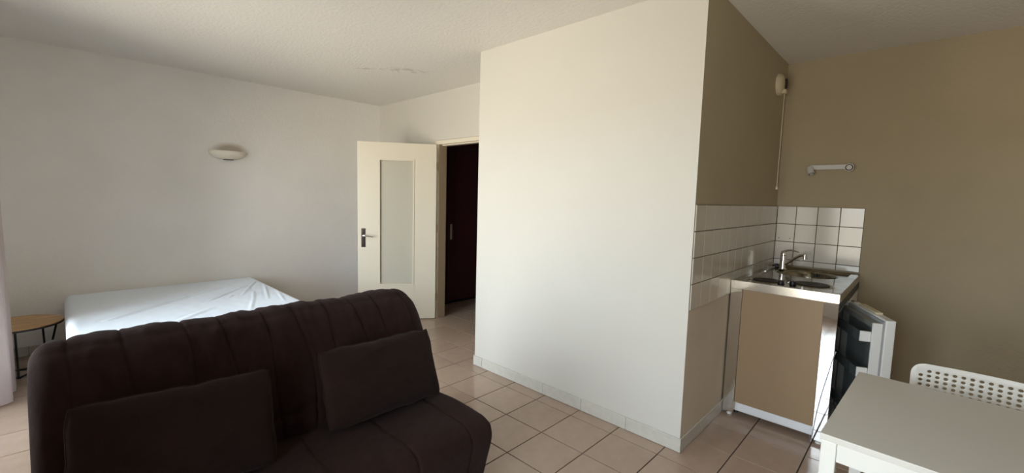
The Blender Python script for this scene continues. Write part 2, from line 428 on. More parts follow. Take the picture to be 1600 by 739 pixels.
HX, HY = -4.0, 2.968
ang = math.radians(-127.35)
leaf = bpy.data.objects.new('door_1', None); C.objects.link(leaf); leaf['kind'] = 'structure'
leaf.location = (HX, HY, 0); leaf.rotation_euler = (0, 0, ang)
def lp(name, bm, m_, parent=None, **kw): return obj(name, bm, m_, parent or leaf, local=True, **kw)
# local: +x along leaf from hinge, y: +y or -y is the visible side. thickness .038
LW, LT, LH = .855, .038, 1.978
# visible side (towards the camera) is +y local (direction (sin, -cos) check: rot -127 -> +y maps to (0.795,-0.607))
gx0, gx1, gz0, gz1 = .25, .632, .40, 1.80
bm = NB()
for (a, b, c, d) in ((.01, gx0, .008, LH), (gx1, LW, .008, LH), (gx0, gx1, .008, gz0), (gx0, gx1, gz1, LH)): box(bm, a, b, 0, LT, c, d)
bmesh.ops.remove_doubles(bm, verts=bm.verts, dist=1e-5)
lp('door_panel', bm, M['door_paint'])
bm = NB(); s_ = .014
for (a, b, c, d) in ((gx0-.002, gx0+s_, gz0-.002, gz1+.002), (gx1-s_, gx1+.002, gz0-.002, gz1+.002), (gx0+s_, gx1-s_, gz0-.002, gz0+s_), (gx0+s_, gx1-s_, gz1-s_, gz1+.002)):
    box(bm, a, b, .0, LT+.006, c, d)
lp('glazing_bead', bm, M['door_paint'])
lp('frosted_pane', box(NB(), gx0+s_, gx1-s_, .014, .020, gz0+s_, gz1-s_), M['frosted'])
hp = lp('handle_plate', box(NB(), .772, .818, LT, LT+.004, .825, 1.035, .0015, 1), M['chrome'])
bm = NB(); cyl(bm, (.797, LT+.004, .955), (.797, LT+.045, .955), .010, n=14)
tube(bm, smooth_pts([(.797, LT+.043, .955), (.775, LT+.05, .956), (.73, LT+.05, .952), (.685, LT+.047, .945)], 4), [.010]*3+[.009]*3+[.008]*7)
lever = lp('lever', bm, M['chrome'], hp, smooth=True)
lp('keyhole', box(NB(), .791, .798, LT+.0035, LT+.005, .86, .885), M['dark_slot'], hp)
bm = NB(); box(bm, LW-.0005, LW+.0015, .012, .026, .87, 1.03); lp('latch_plate', bm, M['steel'])
for z in (.25, 1.04, 1.74):
    cyl_bm = cyl(NB(), (0, LT/2, z-.045), (0, LT/2, z+.045), .007, n=10); lp('hinge', cyl_bm, M['jamb'])

# ---- hall cupboard with dark sliding doors
cup = thing('hall_cupboard', 'dark maroon cupboard with a sliding door seen through the open doorway', 'cupboard', (-4.475, 3.08, 0))
obj('surround', box(box(NB(), -4.475, -4.44, 3.08, 3.44, 0, 2.2), -4.475, -4.44, 3.44, 5.15, 2.05, 2.2), M['maroon'], cup)
for (a, b, off) in ((3.476, 4.32, .0), (4.30, 5.13, -.0)):
    d_ = obj('door', box(NB(), -4.475, -4.452, a if off == 0 and a < 4 else 4.325, b, .02, 2.01, .002, 1), M['maroon'], cup)
    if a < 4:
        hn = NB(); box(hn, -4.452, -4.448, 3.518, 3.552, .845, 1.047, .002, 1)
        obj('flush_handle', hn, M['lamp_white'], d_, label='pale metal flush handle')
obj('rail', box(NB(), -4.475, -4.43, 3.44, 5.15, 0, .018), M['black'], cup)

# ================================================================== KITCHENETTE
KY0, KX1, KZ = 3.056, -.306, .915
kit = thing('kitchenette', 'stainless steel kitchenette with sink, two hotplates and brown side panel against the splashback tiles', 'kitchen unit', (-.6, 3.6, 0))
ky1 = Y3-.012; kx0 = XN+.012
def sstep(a, b, x):
    t = max(0, min(1, (x-a)/(b-a))); return t*t*(3-2*t)
def top_z(x, y):
    z = KZ
    e_ = min(x-kx0, KX1-x, y-KY0, ky1-y)
    z -= .014*sstep(.042, .050, e_)
    if KX1-x < .05: z = KZ
    # sink
    sx, sy = -.605, 3.88; r = math.sqrt(((x-sx)/.185)**2+((y-sy)/.185)**2)
    z -= .13*sstep(1.0, .80, r) + .004*sstep(1.06, 1.0, r)
    for (hx_, hy_, hr) in ((-.735, 3.315, .092), (-.495, 3.39, .108)):
        d_ = math.hypot(x-hx_, y-hy_); z += .004*math.exp(-((d_-hr-.012)/.006)**2) - .004*sstep(hr+.004, hr-.004, d_)
    # shallow drainer ridges right of the sink
    return z
bm = NB(); nx, ny = 118, 218
V = [[bm.verts.new((kx0+(KX1-kx0)*i/nx, KY0+(ky1-KY0)*j/ny, top_z(kx0+(KX1-kx0)*i/nx, KY0+(ky1-KY0)*j/ny))) for j in range(ny+1)] for i in range(nx+1)]
for i in range(nx):
    for j in range(ny): bm.faces.new((V[i][j], V[i+1][j], V[i+1][j+1], V[i][j+1]))
# upstand lips
rim = []
for i in range(nx+1): rim.append(V[i][0])
for j in range(1, ny+1): rim.append(V[nx][j])
for i in range(nx-1, -1, -1): rim.append(V[i][ny])
for j in range(ny-1, 0, -1): rim.append(V[0][j])
low = [bm.verts.new((v.co.x, v.co.y, KZ-.052)) for v in rim]
for k in range(len(rim)): bm.faces.new((rim[k], low[k], low[(k+1) % len(rim)], rim[(k+1) % len(rim)]))
me_top = obj('countertop', bm, M['steel_top'], kit, smooth=True, sm_angle=.6)
me_top.data.materials.append(M['steel'])
for p in me_top.data.polygons:
    if abs(p.normal.z) < .05 and p.center.z+me_top.location.z > .86: p.material_index = 1
for (hx_, hy_, hr) in ((-.735, 3.315, .085), (-.495, 3.39, .100)):
    bm = NB(); lathe(bm, [(.001, .9065), (hr*.3, .9065), (hr*.33, .904), (hr*.38, .9065), (hr-.004, .9065), (hr, .904), (hr, .892), (.001, .892)], 40, (hx_, hy_, 0))
    obj('hotplate', bm, M['hotplate'], kit, smooth=True)
for (x, y) in ((-.642, 3.262), (-.582, 3.30)):
    bm = NB(); lathe(bm, [(.001, .922), (.014, .922), (.017, .919), (.020, .899), (.001, .899)], 18, (x, y, 0)); box(bm, x-.002, x+.002, y-.016, y+.016, .919, .926)
    obj('control_knob', bm, M['black'], kit, smooth=True, sm_angle=.5)
bm = NB(); lathe(bm, [(.001, .781), (.025, .779), (.03, .776), (.03, .7755), (.001, .7755)], 20, (-.605, 3.88, 0)); 
obj('drain', bm, M['chrome'], kit)
bm = NB()
for k in range(4): box(bm, -.585+k*.016, -.577+k*.016, 4.042, 4.05, .868, .890)
obj('overflow_slot', bm, M['black'], kit)
# plug lying in the corner
bm = NB(); lathe(bm, [(.001, .930), (.010, .930), (.012, .921), (.030, .919), (.032, .906), (.001, .906)], 20, (-.845, 4.085, 0))
tag(obj('sink_plug', bm, M['black'], None, smooth=True), 'black rubber sink plug lying in the back corner of the steel worktop', 'plug')
# tap
tap = obj('tap', lathe(NB(), [(.001, .905), (.029, .905), (.029, .912), (.024, .916), (.0225, .93), (.0225, 1.018), (.001, 1.018)], 28, (-.775, 3.955, 0)), M['chrome'], kit, smooth=True, label='chrome single lever mixer tap')
bm = NB(); lathe(bm, [(.001, 1.019), (.0225, 1.019), (.0235, 1.025), (.0225, 1.040), (.016, 1.052), (.001, 1.058)], 28, (-.775, 3.955, 0))
obj('tap_head', bm, M['chrome'], tap, smooth=True)
bm = NB(); pts = smooth_pts([(-.778, 3.953, 1.048), (-.745, 3.945, 1.062), (-.705, 3.935, 1.064), (-.668, 3.925, 1.056)], 5)
tube(bm, pts, [.009-.0055*i/(len(pts)-1) for i in range(len(pts))]); obj('lever', bm, M['chrome'], tap, smooth=True)
bm = NB(); pts = smooth_pts([(-.765, 3.95, .948), (-.735, 3.945, .970), (-.70, 3.93, 1.003), (-.665, 3.92, 1.030), (-.635, 3.91, 1.041), (-.622, 3.905, 1.040)], 5)
tube(bm, pts, [.0125-.003*i/(len(pts)-1) for i in range(len(pts))], 12); obj('spout', bm, M['chrome'], tap, smooth=True)
bm = NB(); cyl(bm, (-.627, 3.906, 1.046), (-.627, 3.906, 1.010), .0125, n=16); obj('aerator', bm, M['chrome'], tap, smooth=True, sm_angle=.5)
# carcass
kfy = KY0+.002
obj('side_panel', box(NB(), -.813, -.378, kfy+.004, kfy+.020, .10, KZ-.052), M['brown_panel'], kit, label='flat brown laminate side panel')
obj('plinth_strip', box(NB(), -.79, -.378, kfy+.003, kfy+.018, .052, .099), M['plinth'], kit, label='white strip along the bottom of the brown panel')
obj('corner_post', box(NB(), -.884, -.815, kfy, kfy+.02, .022, KZ-.052, .0015, 1), M['steel'], kit)
bm = NB(); box(bm, -.377, KX1-.001, kfy, kfy+.02, .022, KZ-.052, .0015, 1); box(bm, KX1-.005, KX1-.001, kfy+.02, kfy+.028, .022, KZ-.052)
obj('corner_post', bm, M['mirror_steel'], kit)
obj('back_panel', box(NB(), -.884, -.876, kfy+.02, ky1, .04, KZ-.052), M['brown_panel'], kit)
obj('front_panel', box(NB(), -.33, -.312, 3.62, ky1, .06, KZ-.12), M['fridge'], kit)
obj('control_panel', box(NB(), -.335, -.309, kfy+.028, ky1, KZ-.105, KZ-.052), M['black'], kit)
for (x, y) in ((-.845, 3.085), (-.345, 3.085), (-.845, 4.1), (-.345, 4.1)):
    obj('foot', lathe(NB(), [(.001, 0), (.016, 0), (.016, .008), (.009, .012), (.009, .05), (.001, .05)], 14, (x, y, 0)), M['foot'], kit, smooth=True)
# fridge under the top
fr_ = thing('refrigerator', 'small white fridge under the steel worktop with its door standing ajar', 'fridge', (-.58, 3.34, 0))
fx0, fx1, fy0, fy1, fz0, fz1 = -.86, -.325, 3.095, 3.585, .03, .805
bm = NB(); t_ = .035
box(bm, fx0, fx1, fy0, fy0+t_, fz0, fz1); box(bm, fx0, fx1, fy1-t_, fy1, fz0, fz1); box(bm, fx0, fx0+t_, fy0+t_, fy1-t_, fz0, fz1)
box(bm, fx0+t_, fx1, fy0+t_, fy1-t_, fz1-t_, fz1); box(bm, fx0+t_, fx1, fy0+t_, fy1-t_, fz0, fz0+t_+.03)
obj('fridge_body', bm, M['fridge'], fr_)
for z in (.25, .48): obj('shelf', box(NB(), fx0+t_, fx1-.03, fy0+t_, fy1-t_, z, z+.008), M['liner'], fr_)
for (x, y) in ((-.82, 3.14), (-.82, 3.54), (-.37, 3.14), (-.37, 3.54)):
    obj('foot', cyl(NB(), (x, y, 0), (x, y, .031), .015, n=12), M['black'], fr_)
dr = bpy.data.objects.new('door', None); C.objects.link(dr); dr.parent = fr_
dr.location = Vector((-.302, 3.575, 0))-fr_.location; dr.rotation_euler = (0, 0, math.radians(-90+24))
# local +x from hinge to free edge, local -y is the inner side
DWd = .50
def dp(name, bm, m_, **kw): return obj(name, bm, m_, dr, local=True, **kw)
dp('door_shell', box(NB(), 0, DWd, .0, .045, .05, .80, .004, 2), M['fridge'])
dp('gasket', box(NB(), .008, DWd-.008, -.010, .0, .06, .79), M['gasket'])
bm = NB()
rx0, rx1, rz0, rz1 = .03, DWd-.006, .075, .775
for (a, b, c, d) in ((rx0, rx0+.025, rz0, rz1), (rx0+.025, rx1-.014, rz0, rz0+.03), (rx0+.025, rx1-.014, rz1-.03, rz1)):
    box(bm, a, b, -.050, -.010, c, d)
dp('inner_rim', bm, M['liner_rim'], label='grey ribbed inner rim of the door')
dp('rim_edge', box(NB(), rx1-.014, rx1, -.055, -.010, rz0, rz1+.002, .002, 1), M['fridge'])
dp('inner_liner', box(NB(), rx0+.025, rx1-.025, -.016, -.010, rz0+.03, rz1-.03), M['liner'])
for z in (.665, .455, .20):
    bm = NB(); x0, x1 = rx0+.012, rx1-.012
    box(bm, x0, x1, -.112, -.108, z, z+.058); box(bm, x0+.002, x1-.014, -.108, -.055, z, z+.004)
    dp('door_bin', bm, M['bin'])
    dp('bin_end', box(NB(), x1-.014, x1, -.108, -.055, z, z+.058, .002, 1), M['fridge'])
dp('top_cap', box(NB(), .12, .36, .004, .040, .80, .812, .003, 1), M['old_plastic'])
dp('hinge', box(NB(), .0, .05, .005, .03, .80, .806), M['chrome'])

# grey power cable hanging against the steel corner
cab = obj('power_cable', tube(NB(), smooth_pts([(-.299, 3.058, .585), (-.309, 3.0554, .545), (-.325, 3.0554, .45), (-.345, 3.0554, .33), (-.364, 3.0554, .18), (-.375, 3.0554, .04), (-.379, 3.060, .0045), (-.40, 3.15, .0045)], 6), .0022, 8), M['cord'], smooth=True)
tag(cab, 'thin grey power cable hanging down the polished steel corner of the kitchen unit', 'cable')

# ================================================================== TABLE AND CHAIR
tb = thing('dining_table', 'white rectangular dining table with square metal legs at the right foreground', 'table', (-.177, 1.602, 0), math.radians(-2.6))
TW, TD, TZ = 1.25, .73, .72
def tp(name, bm, m_, **kw): return obj(name, bm, m_, tb, local=True, **kw)
tp('tabletop', box(NB(), 0, TW, 0, TD, TZ-.020, TZ, .002, 2), M['table'])
for (a, b, c, d) in ((.045, TW-.045, .006, .022), (.045, TW-.045, TD-.022, TD-.006), (.006, .022, .045, TD-.045), (TW-.022, TW-.006, .045, TD-.045)):
    tp('apron', box(NB(), a, b, c, d, TZ-.078, TZ-.020), M['table_leg'])
for (a, c) in ((.004, .004), (TW-.044, .004), (.004, TD-.044), (TW-.044, TD-.044)):
    tp('leg', box(NB(), a, a+.040, c, c+.040, 0, TZ-.020, .003, 2), M['table_leg'])

ch = thing('perforated_chair', 'white plastic chair with a perforated backrest standing behind the white table', 'chair', (.211, 2.30, 0))
# backrest plate with real holes
bm = NB(); ncol, nrow = 14, 8; px_, pz_ = .0251, .0202; cx0 = .211-(ncol*px_)/2; cz1 = .741+pz_/2
YBK = 2.505
def vv(x, z, y=0): return bm.verts.new((x, y, z))
for c in range(ncol):
    for r in range(nrow):
        ax, az = cx0+c*px_, cz1-(r+1)*pz_; mx_, mz_ = ax+px_/2, az+pz_/2
        outer = [(ax+px_, mz_), (ax+px_, az+pz_), (mx_, az+pz_), (ax, az+pz_), (ax, mz_), (ax, az), (mx_, az), (ax+px_, az)]
        ov = [vv(*q) for q in outer]
        if r == 0 and c in (0, ncol-1): bm.faces.new(ov); continue
        angs = [0, PI/4, PI/2, 3*PI/4, PI, 5*PI/4, 3*PI/2, 7*PI/4]
        iv = [vv(mx_+.0072*math.cos(a), mz_+.0066*math.sin(a)) for a in angs]
        for k in range(8): bm.faces.new((ov[k], ov[(k+1) % 8], iv[(k+1) % 8], iv[k]))
bmesh.ops.remove_doubles(bm, verts=bm.verts, dist=1e-5)
X0, X1_, ZT, ZB = cx0, cx0+ncol*px_, cz1, cz1-nrow*pz_
OX0, OX1, OZT, OZB, RC = .016, .406, .772, .555, .045
per = []
for c in range(2*ncol): per.append((X0+c*px_/2, ZT))
for r in range(2*nrow): per.append((X1_, ZT-r*pz_/2))
for c in range(2*ncol): per.append((X1_-c*px_/2, ZB))
for r in range(2*nrow): per.append((X0, ZB+r*pz_/2))
def outl(x, z):
    mx_, mz_ = (X0+X1_)/2, (ZT+ZB)/2
    ux = OX0+(x-X0)/(X1_-X0)*(OX1-OX0); uz = OZB+(z-ZB)/(ZT-ZB)*(OZT-OZB)
    for sx, ex in ((1, OX1), (-1, OX0)):
        for sz, ez in ((1, OZT), (-1, OZB)):
            cxx, czz = ex-sx*RC, ez-sz*RC
            if (ux-cxx)*sx > 0 and (uz-czz)*sz > 0:
                d_ = Vector((ux-cxx, uz-czz)); L_ = d_.length
                if L_ > 1e-6: d_ = d_/L_*RC; return cxx+d_.x, czz+d_.y
    return ux, uz
lut = {(round(v.co.x, 4), round(v.co.z, 4)): v for v in bm.verts}
pin = [lut[(round(x, 4), round(z, 4))] if (round(x, 4), round(z, 4)) in lut else min(bm.verts, key=lambda v: (v.co.x-x)**2+(v.co.z-z)**2) for x, z in per]
po = [vv(*outl(x, z)) for x, z in per]
for k in range(len(per)):
    k2 = (k+1) % len(per)
    try: bm.faces.new((pin[k], pin[k2], po[k2], po[k]))
    except ValueError: pass
for v in bm.verts:
    t_ = (v.co.x-.211)/.195; v.co.y = YBK - .022*(t_*t_-1) - .10*(.60-v.co.z)*-1*.6 - .018
    # rounded edge curls back a little
o = obj('backrest', bm, M['chair'], ch, smooth=True)
sm = o.modifiers.new('thickness', 'SOLIDIFY'); sm.thickness = .004; sm.offset = 0
bv = o.modifiers.new('soft', 'BEVEL'); bv.width = .0012; bv.segments = 1; bv.limit_method = 'ANGLE'
bm = NB(); box(bm, .02, .402, 2.10, 2.49, .435, .452, .008, 3); bmesh.ops.bevel(bm, geom=[e_ for e_ in bm.edges if abs((e_.verts[0].co-e_.verts[1].co).z) > .0], offset=.0001, segments=1, affect='EDGES') if False else None
obj('seat', bm, M['chair'], ch, smooth=True)
for sx in (-1, 1):
    x = .211+sx*.165
    obj('leg', tube(NB(), [(x, 2.13, .436), (x+sx*.012, 2.125, .25), (x+sx*.022, 2.115, 0)], .011), M['lamp_white'], ch, smooth=True)
    obj('leg', tube(NB(), [(x, 2.44, .436), (x+sx*.012, 2.47, .25), (x+sx*.022, 2.51, 0)], .011), M['lamp_white'], ch, smooth=True)
    obj('back_support', tube(NB(), smooth_pts([(x*1-.0, 2.42, .428), (x, 2.488, .432), (x, 2.51, .48), (x, 2.518, .60)], 4), .010), M['lamp_white'], ch, smooth=True)

# ================================================================== BED
bed = thing('bed', 'low double bed with a rumpled white fitted sheet against the left wall', 'bed', (-4.33, .73, 0))
BX0, BX1, BY0, BY1, BZ = -5.255, -3.36, .0, 1.44, .485
creases = [((-4.09,.20),(-4.55,.72),.013,.035),((-4.55,.72),(-4.80,1.06),.009,.03),((-4.40,.62),(-4.9,.95),.006,.03),
 ((-4.28,.83),(-4.62,1.12),.010,.022),((-4.62,1.12),(-4.78,1.28),.008,.02),((-4.35,1.10),(-4.95,1.38),.010,.016),((-4.05,1.22),(-4.75,1.40),.009,.016),
 ((-4.1,1.12),(-4.45,1.22),.008,.014),((-3.9,1.3),(-4.5,1.42),.008,.014),((-4.65,.85),(-4.75,.92),.008,.02),((-4.3,.98),(-4.4,1.04),.008,.018),((-4.5,1.2),(-4.62,1.24),.008,.014),((-3.7,.5),(-4.0,.8),.006,.04),((-3.75,1.0),(-4.1,1.12),.006,.02)]
def seg_h(x, y):
    s = 0
    for (a, b, hgt, wd_) in creases:
        ax, ay = a; bx, by = b; dx, dy = bx-ax, by-ay; L2 = dx*dx+dy*dy
        t = ((x-ax)*dx+(y-ay)*dy)/L2; tt = max(0, min(1, t))
        d = math.hypot(x-ax-tt*dx, y-ay-tt*dy)
        if d < wd_*2.5:
            side = (x-ax)*dy-(y-ay)*dx
            s += 1.3*hgt*math.exp(-(d/wd_)**2*3)*(math.sin(PI*(.12+.76*tt)))*(1 if side > 0 else .7) - .45*hgt*math.exp(-((d-wd_)/wd_)**2*4)*math.sin(PI*(.12+.76*tt))
    return s
bm = NB(); nx, ny = 150, 120; R_ = .055
def fold(t, a, b, r):   # maps parameter 0..1 to (coordinate, drop)
    L_ = b-a; s = -.30 + t*(L_+.60)       # flat unrolled length incl. .30 side drop
    if s < 0: base, over, sg = a, -s, -1
    elif s > L_: base, over, sg = b, s-L_, 1
    else:
        d = min(s, L_-s)
        return a+s, 0
    return base, over
grid = []
for i in range(nx+1):
    row = []
    for j in range(ny+1):
        u = i/nx; v = j/ny
        x = BX0+(BX1-BX0)*u; y = BY0+(BY1-BY0)*v
        ex = min(x-BX0, BX1-x); ey = min(y-BY0, BY1-y)
        z = BZ
        fx = max(0, R_-ex); fy = max(0, R_-ey); d = min(R_, math.hypot(fx, fy))
        z -= R_-math.sqrt(max(0, R_*R_-d*d))
        if math.hypot(fx, fy) > R_:                      # round the plan corner
            k_ = R_/math.hypot(fx, fy)
            x = (BX0+R_-fx*k_) if x < (BX0+BX1)/2 and fx > 0 else ((BX1-R_+fx*k_) if fx > 0 else x)
            y = (BY0+R_-fy*k_) if y < (BY0+BY1)/2 and fy > 0 else ((BY1-R_+fy*k_) if fy > 0 else y)
        edge = sstep(0, .10, min(ex, ey))
        z += seg_h(x, y)*edge + .005*noise.noise(Vector((x*2.2, y*2.2, 1.3)))*edge + .0018*noise.noise(Vector((x*9, y*14, 4)))*edge
        row.append(bm.verts.new((x, y, z)))
    grid.append(row)
for i in range(nx):
    for j in range(ny): bm.faces.new((grid[i][j], grid[i+1][j], grid[i+1][j+1], grid[i][j+1]))
rim = [grid[i][0] for i in range(nx+1)]+[grid[nx][j] for j in range(1, ny+1)]+[grid[i][ny] for i in range(nx-1, -1, -1)]+[grid[0][j] for j in range(ny-1, 0, -1)]
prev = rim
for z_, sh in ((.40, 1.0), (.34, 1.002), (.285, .998), (.262, .985)):
    cur = []
    for k, v in enumerate(rim):
        wv = .004*noise.noise(Vector((v.co.x*6, v.co.y*6, z_*8)))
        cx_, cy_ = (BX0+BX1)/2, (BY0+BY1)/2
        cur.append(bm.verts.new((cx_+(v.co.x-cx_)*sh+wv*(1 if v.co.x > cx_ else 0), cy_+(v.co.y-cy_)*sh+wv*.4, z_)))
    for k in range(len(rim)): bm.faces.new((prev[k], cur[k], cur[(k+1) % len(rim)], prev[(k+1) % len(rim)]))
    prev = cur
bm.faces.new(prev)
obj('sheeted_mattress', bm, M['sheet'], bed, smooth=True, sm_angle=False)
obj('bed_base', box(NB(), BX0+.02, BX1-.02, BY0+.02, BY1-.02, .12, .262, .012, 2), M['bed_base'], bed)
for x in (BX0+.10, BX1-.10):
    for y in (BY0+.10, BY1-.10): obj('leg', cyl(NB(), (x, y, 0), (x, y, .121), .022, .028, n=16), M['metal_dark'], bed, smooth=True)

# ================================================================== SIDE TABLE
sx, sy, sr, sz = -4.83, -.165, .25, .385
st = thing('side_table', 'small round oak topped side table on thin black metal legs beside the bed', 'side table', (sx, sy-.09, 0))
sy -= .09
bm = NB(); lathe(bm, [(.001, sz), (sr-.002, sz), (sr, sz-.002), (sr, sz-.006), (.001, sz-.006)], 56, (sx, sy, 0)); obj('table_top', bm, M['wood'], st, smooth=True, sm_angle=.5)
bm = NB(); lathe(bm, [(.001, sz-.006), (sr+.001, sz-.006), (sr+.001, sz-.020), (.001, sz-.020)], 56, (sx, sy, 0)); obj('rim', bm, M['metal_dark'], st, smooth=True, sm_angle=.5, label='black edge under the oak top')
foots = []
for k, a in enumerate((0, 120, 240)):
    ca, sa = math.cos(math.radians(a)), math.sin(math.radians(a))
    f_ = (sx+.14*ca, sy+.16*sa, .006); foots.append(f_)
    obj('leg', tube(NB(), [(sx+.15*ca, sy+.15*sa, sz-.02), f_], .0065, 8), M['metal_dark'], st, smooth=True)
obj('leg', tube(NB(), [(sx+.02, sy+.21, sz-.02), foots[1]], .0065, 8), M['metal_dark'], st, smooth=True)
for a, b in ((0, 1), (1, 2), (2, 0)):
    obj('floor_rail', tube(NB(), [foots[a], foots[b]], .006, 8), M['metal_dark'], st, smooth=True)

# ================================================================== CURTAIN
bm = NB(); n1, n2 = 160, 24
x0c, x1c = -4.46, -4.12
for i in range(n1+1):
    t = i/n1; s = x0c+(x1c-x0c)*t
    for j in range(n2+1):
        h_ = j/n2; z = .012+(2.46-.012)*h_
        a = .050*(1-.30*h_); ph = t*2*PI*5
        y = -.315 + a*math.sin(ph)+.010*math.sin(ph*.37+h_*2) + .012*(1-h_)*math.sin(t*9)
        x = s + .012*math.cos(ph*2)*(1-h_) - .05*h_*t
        bm.verts.new((x, y, z))
bm.verts.ensure_lookup_table()
for i in range(n1):
    for j in range(n2):
        a = i*(n2+1)+j; bm.faces.new((bm.verts[a], bm.verts[a+n2+1], bm.verts[a+n2+2], bm.verts[a+1]))
ct = thing('curtain', 'pale pinkish floor length curtain hanging at the left edge beside the side table', 'curtain', (-4.3, -.315, 0))
obj('curtain_cloth', bm, M['curtain'], ct, smooth=True, sm_angle=False)
obj('curtain_rail', cyl(NB(), (-4.55, -.315, 2.475), (-2.0, -.315, 2.475), .011, n=12), M['pvc'], ct, smooth=True)
for x in (-4.5, -3.3, -2.1): obj('bracket', box(NB(), x-.01, x+.01, YS, -.315, 2.470, 2.480), M['pvc'], ct)

# ================================================================== SOFA
sofa = thing('sofa_bed', 'dark brown fabric sofa bed with a quilted channelled back in the left foreground', 'sofa', (-1.9, .63, 0))
SY0, SY1 = -.095, 1.375
def resample(P, step):
    P = [Vector(p) for p in P]; out = []
    for i in range(len(P)):
        a, b = P[i], P[(i+1) % len(P)]
        n_ = max(1, int(round((b-a).length/step)))
        for k in range(n_): out.append(a+(b-a)*k/n_)
    return out
def relax(P, it):
    for _ in range(it): P = [(P[i-1]+P[i]*2+P[(i+1) % len(P)])/4 for i in range(len(P))]
    return P
def quilt(name, prof, y0, y1, disp, r_end=.05, it=6, step=.014, ny=380, lean=None):
    P = relax(resample([Vector((x, z)) for x, z in prof], step), it)
    A = sum(P[i-1].x*P[i].y-P[i].x*P[i-1].y for i in range(len(P)))
    sg = 1 if A > 0 else -1
    N_ = []
    for i in range(len(P)):
        t = (P[(i+1) % len(P)]-P[i-1]).normalized(); N_.append(Vector((t.y, -t.x))*sg)
    acc = [0]
    for i in range(1, len(P)): acc.append(acc[-1]+(P[i]-P[i-1]).length)
    bm = NB(); rings = []
    ys = []
    for j in range(9): a = PI/2*j/8; ys.append((y0+r_end*(1-math.sin(a)) if False else y0+r_end*(1-math.cos(a)), r_end*(1-math.sin(a))))
    for j in range(1, ny): ys.append((y0+r_end+(y1-y0-2*r_end)*j/ny, 0))
    for j in range(8, -1, -1): a = PI/2*j/8; ys.append((y1-r_end*(1-math.cos(a)), r_end*(1-math.sin(a))))
    for (y, ins) in ys:
        ring = []
        for i, p in enumerate(P):
            d = disp(p.x, p.y, y, acc[i], N_[i]) if ins == 0 or True else 0
            q = p + N_[i]*(d*(1-ins/r_end) - ins)
            sh = lean(p.x, p.y, y) if lean else 0
            ring.append(bm.verts.new((q.x, y+sh, max(.004, q.y))))
        rings.append(ring)
    n_ = len(P)
    for a, b in zip(rings, rings[1:]):
        for k in range(n_): bm.faces.new((a[k], a[(k+1) % n_], b[(k+1) % n_], b[k]))
    bm.faces.new(rings[0]); bm.faces.new(rings[-1])
    return bm
seams_b = [-.005, .16, .32, .46, .60, .735, .87, 1.0, 1.135, 1.275]
def disp_back(x, z, y, s, n_):
    d = 0
    dd = min(abs(y-q-.012*math.sin(z*9+q*20)+.05*max(0, z-.72)*(1.3-q)) for q in seams_b)
    if z > .3:
        puff = min(1, dd/.065); d += .012*(puff**.6)*.40 - .004
        d -= .0045*math.exp(-(dd/.0055)**2)
    # two cross seams low on the back
    if n_.x > .3:
        for zq in (.50,): d -= .012*math.exp(-((z-zq)/.012)**2)
        d += .006*math.sin((z-.5)*11)
    d += .007*noise.noise(Vector((x*5, y*6, z*5))) + .004*noise.noise(Vector((x*13, y*22, z*10)))
    if z > .60: d += .005*noise.noise(Vector((x*9, y*30, z*5)))
    return d
back_prof = [(-1.80, .36), (-1.815, .47), (-1.855, .58), (-1.905, .69), (-1.955, .79), (-2.02, .858), (-2.12, .89), (-2.22, .875), (-2.30, .80), (-2.36, .62), (-2.42, .30), (-2.44, .06), (-2.05, .06), (-2.02, .30)]
obj('backrest', quilt('backrest', back_prof, SY0, SY1-.01, disp_back, r_end=.075, it=5), M['sofa'], sofa, smooth=True, sm_angle=False)
seams_s = [.10, .375, .65, .93, 1.21]
def disp_seat(x, z, y, s, n_):
    d = 0
    if n_.y > .4 or x > -1.6:
        dd = min(abs(y-q-.01*math.sin(x*9)) for q in seams_s)
        d += .004*min(1, dd/.10)**.6 - .002 - .004*math.exp(-(dd/.007)**2)
    d += .009*noise.noise(Vector((x*4, y*4, z*4+7))) - .005*math.exp(-((x+1.62+.1*math.sin(y*4))/.012)**2)*max(0, noise.noise(Vector((y*3, 2, 5)))+.2) + .003*noise.noise(Vector((x*12, y*14, z*10)))
    if z < .3: d += .010*math.sin(y*17)*(.3-z)/.3
    return d
seat_prof = [(-1.425, .02), (-1.395, .12), (-1.365, .24), (-1.345, .325), (-1.36, .385), (-1.42, .412), (-1.60, .418), (-1.78, .408), (-1.90, .40), (-1.99, .36), (-1.99, .10), (-1.97, .02)]
obj('seat', quilt('seat', seat_prof, SY0, SY1-.02, disp_seat, r_end=.055, it=3), M['sofa'], sofa, smooth=True, sm_angle=False)

